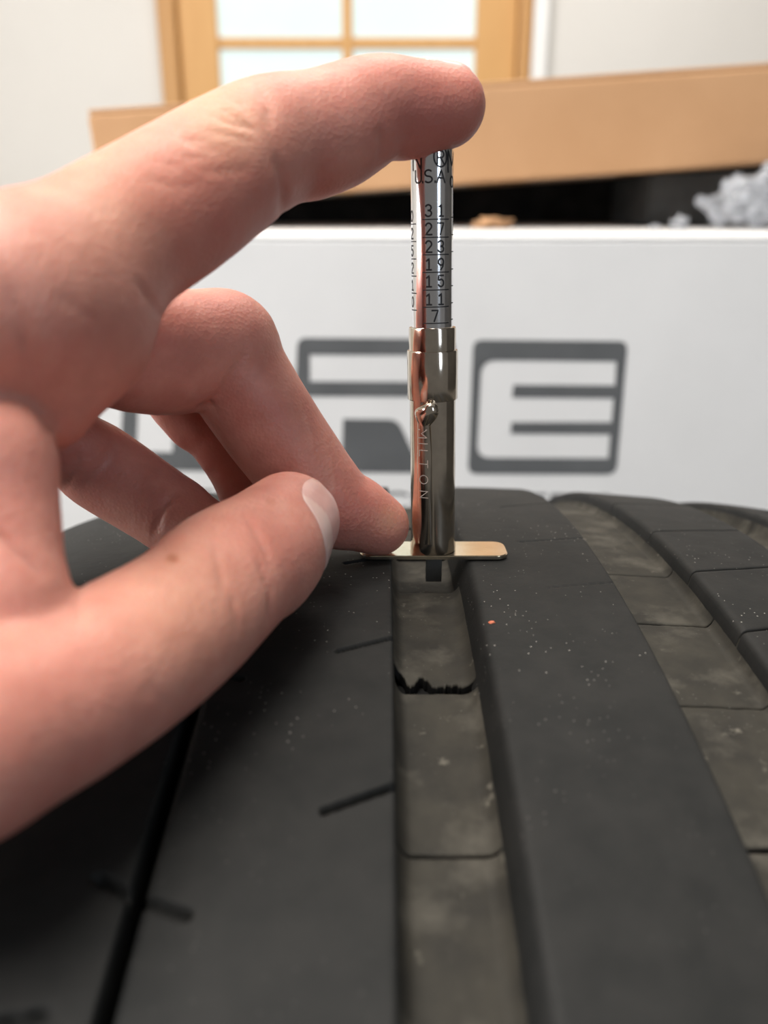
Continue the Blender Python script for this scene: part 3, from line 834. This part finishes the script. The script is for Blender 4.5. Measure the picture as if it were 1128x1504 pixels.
# ------------------------------------------------------------------ the hand (distance field -> one continuous mesh)
VOX = 0.62
G0 = np.array([-185.0, -44.0, 26.0]); G1 = np.array([18.0, 84.0, 178.0])
NG = np.ceil((G1 - G0)/VOX).astype(int) + 1
gxs, gys, gzs = [(G0[i] + VOX*np.arange(NG[i])).astype(np.float32) for i in range(3)]
BIG = 30.0
def new_field(): return np.full(tuple(NG), BIG, dtype=np.float32)
def smin(a, b, k):
    h = np.maximum(k - np.abs(a - b), 0)/k
    return np.minimum(a, b) - h*h*k*0.25
def spline(q, sub=5):        # smooth path (centre, radius) through the given joints
    A = np.array([np.append(c, r) for c, r in q])
    if len(A) < 3: return A
    B = np.vstack([2*A[0] - A[1], A, 2*A[-1] - A[-2]]); out = []
    for i_ in range(1, len(B) - 2):
        p0, p1, p2, p3 = B[i_-1], B[i_], B[i_+1], B[i_+2]
        for t in np.arange(sub)/sub:
            out.append(0.5*(2*p1 + (p2 - p0)*t + (2*p0 - 5*p1 + 4*p2 - p3)*t*t + (3*p1 - p0 - 3*p2 + p3)*t**3))
    return np.array(out + [A[-1]])
def sub_box(lo, hi):
    lo = np.maximum(np.floor((lo - G0)/VOX).astype(int), 0)
    hi = np.minimum(np.ceil((hi - G0)/VOX).astype(int) + 1, NG)
    return lo, hi
def chain(Fd, pts, k=1.0):
    q = [p if isinstance(p[0], np.ndarray) else P(*p) for p in pts]
    A = spline(q)
    m_ = A[:, 3].max() + 10
    Lo, Hi = sub_box(A[:, :3].min(0) - m_, A[:, :3].max(0) + m_)
    T = np.full(tuple(Hi - Lo), BIG, dtype=np.float32)
    for a, b in zip(A[:-1], A[1:]):
        mm = max(a[3], b[3]) + 10
        lo, hi = sub_box(np.minimum(a[:3], b[:3]) - mm, np.maximum(a[:3], b[:3]) + mm)
        if (hi <= lo).any(): continue
        X = gxs[lo[0]:hi[0], None, None]; Y = gys[None, lo[1]:hi[1], None]; Z = gzs[None, None, lo[2]:hi[2]]
        ba = (b - a)[:3].astype(np.float32); L2 = float(ba @ ba) + 1e-9; a_ = a.astype(np.float32)
        t = np.clip(((X - a_[0])*ba[0] + (Y - a_[1])*ba[1] + (Z - a_[2])*ba[2])/np.float32(L2), 0, 1)
        d = np.sqrt((X - a_[0] - t*ba[0])**2 + (Y - a_[1] - t*ba[1])**2 + (Z - a_[2] - t*ba[2])**2) - (a_[3] + np.float32(b[3] - a[3])*t)
        sl = tuple(slice(lo[n_] - Lo[n_], hi[n_] - Lo[n_]) for n_ in range(3))
        T[sl] = np.minimum(T[sl], d)
    sl = tuple(slice(Lo[n_], Hi[n_]) for n_ in range(3))
    Fd[sl] = smin(Fd[sl], T, k)
def P(u, v, d, r):           # pixel, distance, apparent radius in pixels -> centre and true radius
    c = px2cam(u, v, d); return c, r*d/F*(d/np.linalg.norm(c))**0.85
def C(x, y, d, r): return (np.array([x, y, d], dtype=float), float(r))

palm = new_field()
iM = P(20, 447, 95, 132); mM = P(-30, 440, 113, 100); rM = P(-10, 470, 131, 88); lM = P(10, 600, 138, 74)
chain(palm, [iM, C(-72, 14, 80, 11.5), C(-108, 4, 74, 13)], 6)
chain(palm, [mM, C(-78, 14, 94, 11.5), C(-110, 3, 84, 14)], 6)
chain(palm, [rM, C(-84, 10, 108, 11), C(-112, 1, 93, 14)], 6)
chain(palm, [lM, C(-84, 3, 118, 11), C(-112, -2, 100, 13)], 6)
chain(palm, [P(-60, 1090, 79, 160), C(-70, -19, 76, 13), C(-106, -6, 78, 13)], 7)
chain(palm, [C(-108, 0, 80, 19), C(-186, -22, 58, 24)], 8)
chain(palm, [C(-108, -2, 96, 19), C(-186, -26, 76, 24)], 8)
chain(palm, [C(-70, -2, 92, 13), C(-100, -4, 86, 16)], 8)
pad = new_field()
chain(pad, [P(112, 490, 102, 100), P(50, 575, 99, 94)], 3)
chain(pad, [P(40, 465, 97, 130), P(112, 490, 102, 100)], 3)
palm = smin(palm, pad, 6)
web = new_field()
chain(web, [P(-6, 672, 91, 78), P(8, 760, 90, 78), P(14, 880, 88, 76)], 2)
chain(web, [P(-6, 672, 91, 78), C(-62, 0, 84, 10)], 3)
chain(web, [P(14, 880, 88, 76), C(-56, -16, 80, 10)], 3)
palm = smin(palm, web, 2.0)
del pad, web
field = new_field()
def finger(parts, kp):
    global field
    f_ = new_field()
    for pts, k in parts: chain(f_, pts, k)
    field = smin(field, smin(f_, palm, kp), 0.7)
finger([([P(20, 447, 95, 136), P(110, 388, 102, 128), P(250, 303, 112, 117), P(383, 217, 123, 101), P(465, 196, 127, 92), P(550, 160, 130, 79), P(600, 158, 132, 72), P(658, 154, 134, 60)], 1.0),
        ([P(455, 207, 127, 88), P(490, 198, 128, 84), P(528, 186, 129, 72)], 0.8),
        ([P(590, 174, 132, 62), P(620, 168, 133, 62), P(653, 164, 134, 56)], 1.2)], 7.0)
finger([([mM, P(200, 513, 131, 98), P(322, 514, 142, 89)], 1.0), ([P(326, 514, 142, 88), P(346, 548, 143, 80), P(410, 644, 146, 73), P(482, 735, 150, 64), P(522, 754, 152, 55), P(556, 771, 153.2, 45)], 1.2)], 3.0)
finger([([rM, P(190, 492, 148, 68), P(306, 598, 157, 74)], 1.0), ([P(320, 606, 157, 68), P(362, 690, 157, 54), P(380, 770, 155, 45)], 0.8)], 1.5)
finger([([lM, P(104, 655, 144, 60), P(150, 688, 149, 66), P(255, 757, 149, 59)], 1.0), ([P(255, 757, 149, 57), P(330, 800, 145, 48)], 1.0)], 1.5)
finger([([P(-60, 1090, 79, 166), P(80, 1026, 88, 145), P(200, 956, 98, 126), P(275, 903, 107, 112), P(330, 850, 114, 105), P(386, 808, 124, 91), P(424, 766, 132, 74)], 1.0),
        ([P(380, 828, 122, 86), P(400, 820, 126, 74), P(417, 814, 129, 60)], 1.5)], 2.5)
del palm
field[:2] = np.maximum(field[:2], 1.0); field[-1:] = 1.0; field[:, :1] = 1.0; field[:, -1:] = 1.0; field[:, :, :1] = 1.0; field[:, :, -1:] = 1.0

def surface_nets(Fd):
    neg = Fd < 0
    nx, ny, nz = Fd.shape
    cs = np.zeros((nx-1, ny-1, nz-1), np.uint8)
    for i in (0, 1):
        for j in (0, 1):
            for k in (0, 1):
                cs += neg[i:nx-1+i, j:ny-1+j, k:nz-1+k]
    act = (cs > 0) & (cs < 8)
    ci = np.argwhere(act)
    vid = np.full(act.shape, -1, np.int64); vid[act] = np.arange(len(ci))
    acc = np.zeros((len(ci), 3)); cnt = np.zeros(len(ci))
    corners = [(0,0,0),(1,0,0),(0,1,0),(1,1,0),(0,0,1),(1,0,1),(0,1,1),(1,1,1)]
    vals = np.stack([Fd[ci[:,0]+c[0], ci[:,1]+c[1], ci[:,2]+c[2]] for c in corners], 1).astype(float)
    for p in range(8):
        for q in range(p+1, 8):
            dif = [abs(corners[p][i]-corners[q][i]) for i in range(3)]
            if sum(dif) != 1: continue
            cr = (vals[:,p] < 0) != (vals[:,q] < 0)
            t = np.where(cr, vals[:,p]/(vals[:,p]-vals[:,q]+1e-12), 0)
            pt = np.array(corners[p])[None] + t[:,None]*(np.array(corners[q])-np.array(corners[p]))[None]
            acc[cr] += pt[cr]; cnt[cr] += 1
    V = (ci + acc/cnt[:,None])*VOX + G0
    quads = []
    for ax in range(3):
        s0 = [slice(1, n-1) for n in Fd.shape]; s0[ax] = slice(0, Fd.shape[ax]-1)
        s1 = list(s0); s1[ax] = slice(1, Fd.shape[ax])
        A = neg[tuple(s0)]; B = neg[tuple(s1)]
        o1, o2 = [a for a in range(3) if a != ax]
        off = [0, 0, 0]
        e = np.argwhere(A != B)
        base = e.copy()
        for a in range(3):
            if a != ax: base[:, a] += 1
        def vv(d1, d2):
            c = base.copy(); c[:, o1] -= d1; c[:, o2] -= d2
            return vid[c[:,0], c[:,1], c[:,2]]
        q = np.stack([vv(1,1), vv(0,1), vv(0,0), vv(1,0)], 1)
        inside = A[tuple(e.T)]
        flip = inside if ax != 1 else ~inside
        q[~flip] = q[~flip][:, ::-1]
        quads.append(q)
    return V, np.concatenate(quads)
HV, HQ = surface_nets(field)
# light smoothing, removing the voxel stair-steps
E = np.concatenate([HQ[:, [0,1]], HQ[:, [1,2]], HQ[:, [2,3]], HQ[:, [3,0]]])
deg = np.bincount(E[:,0], minlength=len(HV)) + np.bincount(E[:,1], minlength=len(HV))
def lap(V):
    A = np.zeros_like(V)
    for i in range(3):
        A[:, i] = np.bincount(E[:,0], V[E[:,1], i], len(V)) + np.bincount(E[:,1], V[E[:,0], i], len(V))
    return A/deg[:, None]
for it in range(5):
    HV = HV + 0.5*(lap(HV) - HV)
    HV = HV - 0.42*(lap(HV) - HV)
def vnormals(V):
    fn = np.cross(V[HQ[:,2]] - V[HQ[:,0]], V[HQ[:,3]] - V[HQ[:,1]])
    N = np.zeros_like(V)
    for j in range(4):
        for i in range(3): N[:, i] += np.bincount(HQ[:, j], fn[:, i], len(V))
    return N/np.maximum(np.linalg.norm(N, axis=1), 1e-9)[:, None]
HN = vnormals(HV)
cen = HV.mean(0)
if ((HV - cen)*HN).sum() < 0:
    HQ = HQ[:, ::-1]; HN = -HN

HU = 564 + HV[:,0]/HV[:,2]*F; HW = 752 - HV[:,1]/HV[:,2]*F     # where each vertex shows in the photograph
def seg_dist(u, v, pl):
    best = np.full(len(u), 1e9); par = np.zeros(len(u))
    L = np.concatenate([[0], np.cumsum([math.hypot(b_[0]-a_[0], b_[1]-a_[1]) for a_, b_ in zip(pl[:-1], pl[1:])])])
    for k, ((x0, y0), (x1, y1)) in enumerate(zip(pl[:-1], pl[1:])):
        dx, dy = x1-x0, y1-y0; t = np.clip(((u-x0)*dx + (v-y0)*dy)/(dx*dx+dy*dy+1e-9), 0, 1)
        dd_ = np.hypot(u-x0-t*dx, v-y0-t*dy); nb = dd_ < best
        best = np.where(nb, dd_, best); par = np.where(nb, (L[k] + t*(L[k+1]-L[k]))/L[-1], par)
    return best, np.clip(np.minimum(par, 1 - par)*4.0, 0, 1)**0.7      # distance and a taper towards both ends
CREASES = [  # polyline on the near side of the hand, width px, depth mm, farthest distance mm
    ([(324,137),(356,153),(368,176)], 6, 0.22, 125), ([(296,159),(327,178),(374,190)], 6, 0.24, 125), ([(321,159),(350,175),(382,197)], 5, 0.2, 125),
    ([(260,205),(292,216),(330,225)], 5, 0.14, 125), ([(267,232),(311,232)], 5, 0.14, 125), ([(216,234),(267,245)], 5, 0.12, 125), ([(299,194),(331,197),(375,210)], 5, 0.16, 125),
    ([(372,118),(394,150),(398,190)], 8, 0.3, 125), ([(240,190),(275,205),(315,208)], 5, 0.2, 125), ([(285,250),(330,252),(372,246)], 5, 0.16, 125), ([(205,262),(250,272),(300,270)], 5, 0.14, 125), ([(402,226),(414,255),(418,283),(412,322)], 9, 0.5, 128), ([(556,240),(562,212),(556,185)], 7, 0.45, 135),
    ([(196,408),(212,430),(226,450),(240,470)], 6, 0.3, 112), ([(80,430),(128,463),(165,482)], 9, 0.15, 105), ([(10,412),(30,470),(48,560)], 12, 0.25, 100),
    ([(-20,584),(26,581),(48,591),(64,616),(75,645),(84,670)], 9, 0.35, 100), ([(72,636),(88,600)], 5, 0.25, 105), ([(-30,760),(19,808),(70,848)], 8, 0.45, 95),
    ([(360,752),(386,800),(402,842)], 6, 0.32, 125), ([(314,795),(330,868)], 6, 0.26, 120), ([(374,808),(398,870),(396,925)], 6, 0.32, 122), ([(340,870),(352,940)], 6, 0.2, 118), ([(120,850),(112,930)], 8, 0.2, 110), ([(215,1000),(250,1045)], 7, 0.15, 110),
    ([(286,612),(308,596),(330,570),(350,535),(362,510)], 9, 0.45, 143), ([(290,603),(318,596)], 8, 0.5, 143), ([(455,742),(500,690)], 14, 0.15, 150),
    ([(304,690),(322,700)], 5, 0.3, 165), ([(225,790),(236,752),(262,718)], 7, 0.5, 160), ([(92,725),(112,690),(118,655)], 7, 0.4, 160),
]
disp = np.zeros(len(HV))
face = -(HN*HV).sum(1)/np.linalg.norm(HV, axis=1)
for pl, w, dm, far in CREASES:
    d_, tp = seg_dist(HU, HW, pl)
    disp += np.where((HV[:,2] < far) & (face > -0.3), dm*tp*np.exp(-(d_/w)**2*1.6), 0)
# broad fleshy relief
rel = 0.07*(n2(HU + 3000, HW + 3000, 21, 1/70.0) - 0.5) + 0.05*(n2(HU + 3000, HW + 3000, 22, 1/26.0) - 0.5)
HV2 = HV - HN*disp[:, None] + HN*rel[:, None]
# local colour: redder finger pads, palm side and knuckles; pale dorsal skin; a small mole
def blob(u, v, r, d0=0, d1=400):
    return np.where((HV[:,2] > d0) & (HV[:,2] < d1), np.exp(-((HU-u)**2 + (HW-v)**2)/(r*r)), 0)
flush = 0.75*blob(655, 165, 75) + 0.55*blob(590, 190, 70) + 0.8*blob(520, 745, 70, 142) + 0.5*blob(440, 620, 60, 140) + 0.35*blob(60, 700, 110) \
    + 0.35*blob(410, 280, 60) + 0.25*blob(190, 480, 90) + 0.3*blob(350, 430, 50) + 0.35*blob(380, 790, 60, 0, 130) + 0.2*blob(90, 1040, 150, 0, 110) + 0.25*blob(300, 330, 90)
pale = 0.8*blob(330, 175, 60, 0, 130) + 0.4*blob(150, 270, 110, 0, 125) + 0.35*blob(260, 880, 110, 0, 122) + 0.5*blob(572, 765, 20, 140)
mole = np.where(HV[:,2] < 125, np.exp(-(((HU-253)/9)**2 + ((HW-820)/7)**2)**1.5), 0) + 0.4*np.where(HV[:,2] < 125, np.exp(-(((HU-397)/7)**2 + ((HW-738)/6)**2)**1.5), 0)

def cam2world(V):
    X = V[:,0]; Y = V[:,2]*CP + V[:,1]*SP; Z = CAMZ - V[:,2]*SP + V[:,1]*CP
    return np.stack([X, Y, Z], 1)*MM
HW3 = cam2world(HV2)
me = np_mesh('hand', HW3, HQ)
for nm, arr in (('flush', flush), ('pale', pale), ('mole', mole)):
    at = me.attributes.new(nm, 'FLOAT', 'POINT'); at.data.foreach_set('value', np.clip(arr, 0, 1).astype(np.float32))

M_skin = mat('skin', (0.66, 0.36, 0.26), 0.48, 0, 0.4)
def skin_nodes(m):
    mx = noise_mix(m, (0.61, 0.262, 0.202), (0.71, 0.332, 0.258), 160, 5)
    mx = noise_mix_over(m, mx, (0.62, 0.215, 0.165), 55, 0.50, 0.75)
    def att(nm, prev, col, k):
        a = nd(m, 'ShaderNodeAttribute', attribute_name=nm)
        mu = nd(m, 'ShaderNodeMath', operation='MULTIPLY'); mu.inputs[1].default_value = k; lk(m, a, 'Fac', mu, 0)
        q = nd(m, 'ShaderNodeMix', data_type='RGBA'); lk(m, prev, 2, q, 6); q.inputs[7].default_value = (*col, 1); lk(m, mu, 0, q, 0)
        return q
    mx = att('flush', mx, (0.54, 0.165, 0.13), 0.75)
    mx = att('pale', mx, (0.66, 0.385, 0.23), 0.75)
    mx = att('mole', mx, (0.36, 0.11, 0.045), 0.75)
    set_col(m, mx)
    b = bsdf(m)
    b.inputs['Subsurface Weight'].default_value = 0.5
    b.inputs['Subsurface Radius'].default_value = (1.0, 0.35, 0.2)
    b.inputs['Subsurface Scale'].default_value = 0.0022
    p = bump(m, 650, 0.34, 0.0003, 5)
    p = bump(m, 1700, 0.30, 0.0002, 2, prev=p, tex='voronoi')
skin_nodes(M_skin)
hand = link('hand', me, M_skin, None, smooth=True)
tag(hand, 'bare left hand with index finger pressing the gauge, thumb and middle fingertip at its foot', 'hand')

# nails, lying on the finger surface
bvh = BVHTree.FromPolygons([Vector(v) for v in HV2], [list(map(int, q)) for q in HQ])
M_nail = mat('fingernail', (0.70, 0.40, 0.36), 0.28, 0, 0.5)
def nail_nodes(m):
    mx = noise_mix(m, (0.66, 0.37, 0.33), (0.74, 0.45, 0.40), 300)
    a = nd(m, 'ShaderNodeAttribute', attribute_name='lunula')
    q = nd(m, 'ShaderNodeMix', data_type='RGBA'); lk(m, mx, 2, q, 6); q.inputs[7].default_value = (0.76, 0.52, 0.46, 1); lk(m, a, 'Fac', q, 0)
    set_col(m, q)
    bsdf(m).inputs['Subsurface Weight'].default_value = 0.2
    bsdf(m).inputs['Subsurface Radius'].default_value = (1, 0.4, 0.25)
    bsdf(m).inputs['Subsurface Scale'].default_value = 0.001
nail_nodes(M_nail)
def nail(cpt, axis, nrm, length, width, lift=0.22, n=30):
    axis = axis/np.linalg.norm(axis); nrm = nrm - axis*(nrm@axis); nrm /= np.linalg.norm(nrm); wd = np.cross(axis, nrm)
    rings = []; lun = []
    for i in range(n + 1):
        row = []
        for j in range(n + 1):
            s, t = 2*i/n - 1, 2*j/n - 1           # square -> rounded square
            a = s*math.sqrt(1 - 0.38*t*t); b = t*math.sqrt(1 - 0.38*s*s)
            edge = max(abs(s), abs(t))
            p0 = cpt + axis*(a*length/2) + wd*(b*width/2) + nrm*14
            hit = bvh.ray_cast(Vector(p0), Vector(-nrm), 40)
            if hit[0] is None: p = cpt + axis*(a*length/2) + wd*(b*width/2); nn = nrm
            else: p = np.array(hit[0])
            if hit[0] is not None and abs((p - cpt)@nrm) > 9: p = cpt + axis*(a*length/2) + wd*(b*width/2)
            k = lift if edge < 0.97 else -0.25
            row.append(p + nrm*k)
            lun.append(1.0 if (a < -0.35 - 0.35*(b*b) + 0.0) else 0.0)
        rings.append(row)
    V = np.array(rings)
    for _ in range(3):       # a nail is smoother than the skin beneath
        V[1:-1, 1:-1] = 0.5*V[1:-1, 1:-1] + 0.125*(V[:-2, 1:-1] + V[2:, 1:-1] + V[1:-1, :-2] + V[1:-1, 2:])
    V = V.reshape(-1, 3)
    idx = np.arange((n+1)**2).reshape(n+1, n+1)
    q = np.stack([idx[:-1,:-1], idx[1:,:-1], idx[1:,1:], idx[:-1,1:]], -1).reshape(-1, 4)
    me = np_mesh('fingernail', cam2world(V), q)
    at = me.attributes.new('lunula', 'FLOAT', 'POINT'); at.data.foreach_set('value', np.array(lun, np.float32))
    return link('fingernail', me, M_nail, hand, smooth=True)
ta = px2cam(424, 766, 132) - px2cam(330, 852, 114)
nail(px2cam(446, 772, 131), ta, np.array([0.88, 0.10, -0.46]), 13.5, 14.5)
ia = px2cam(652, 152, 134) - px2cam(548, 159, 130)
nail(px2cam(656, 148, 134), ia, np.array([0.12, 1.0, 0.10]), 9.0, 9.5, lift=0.4)
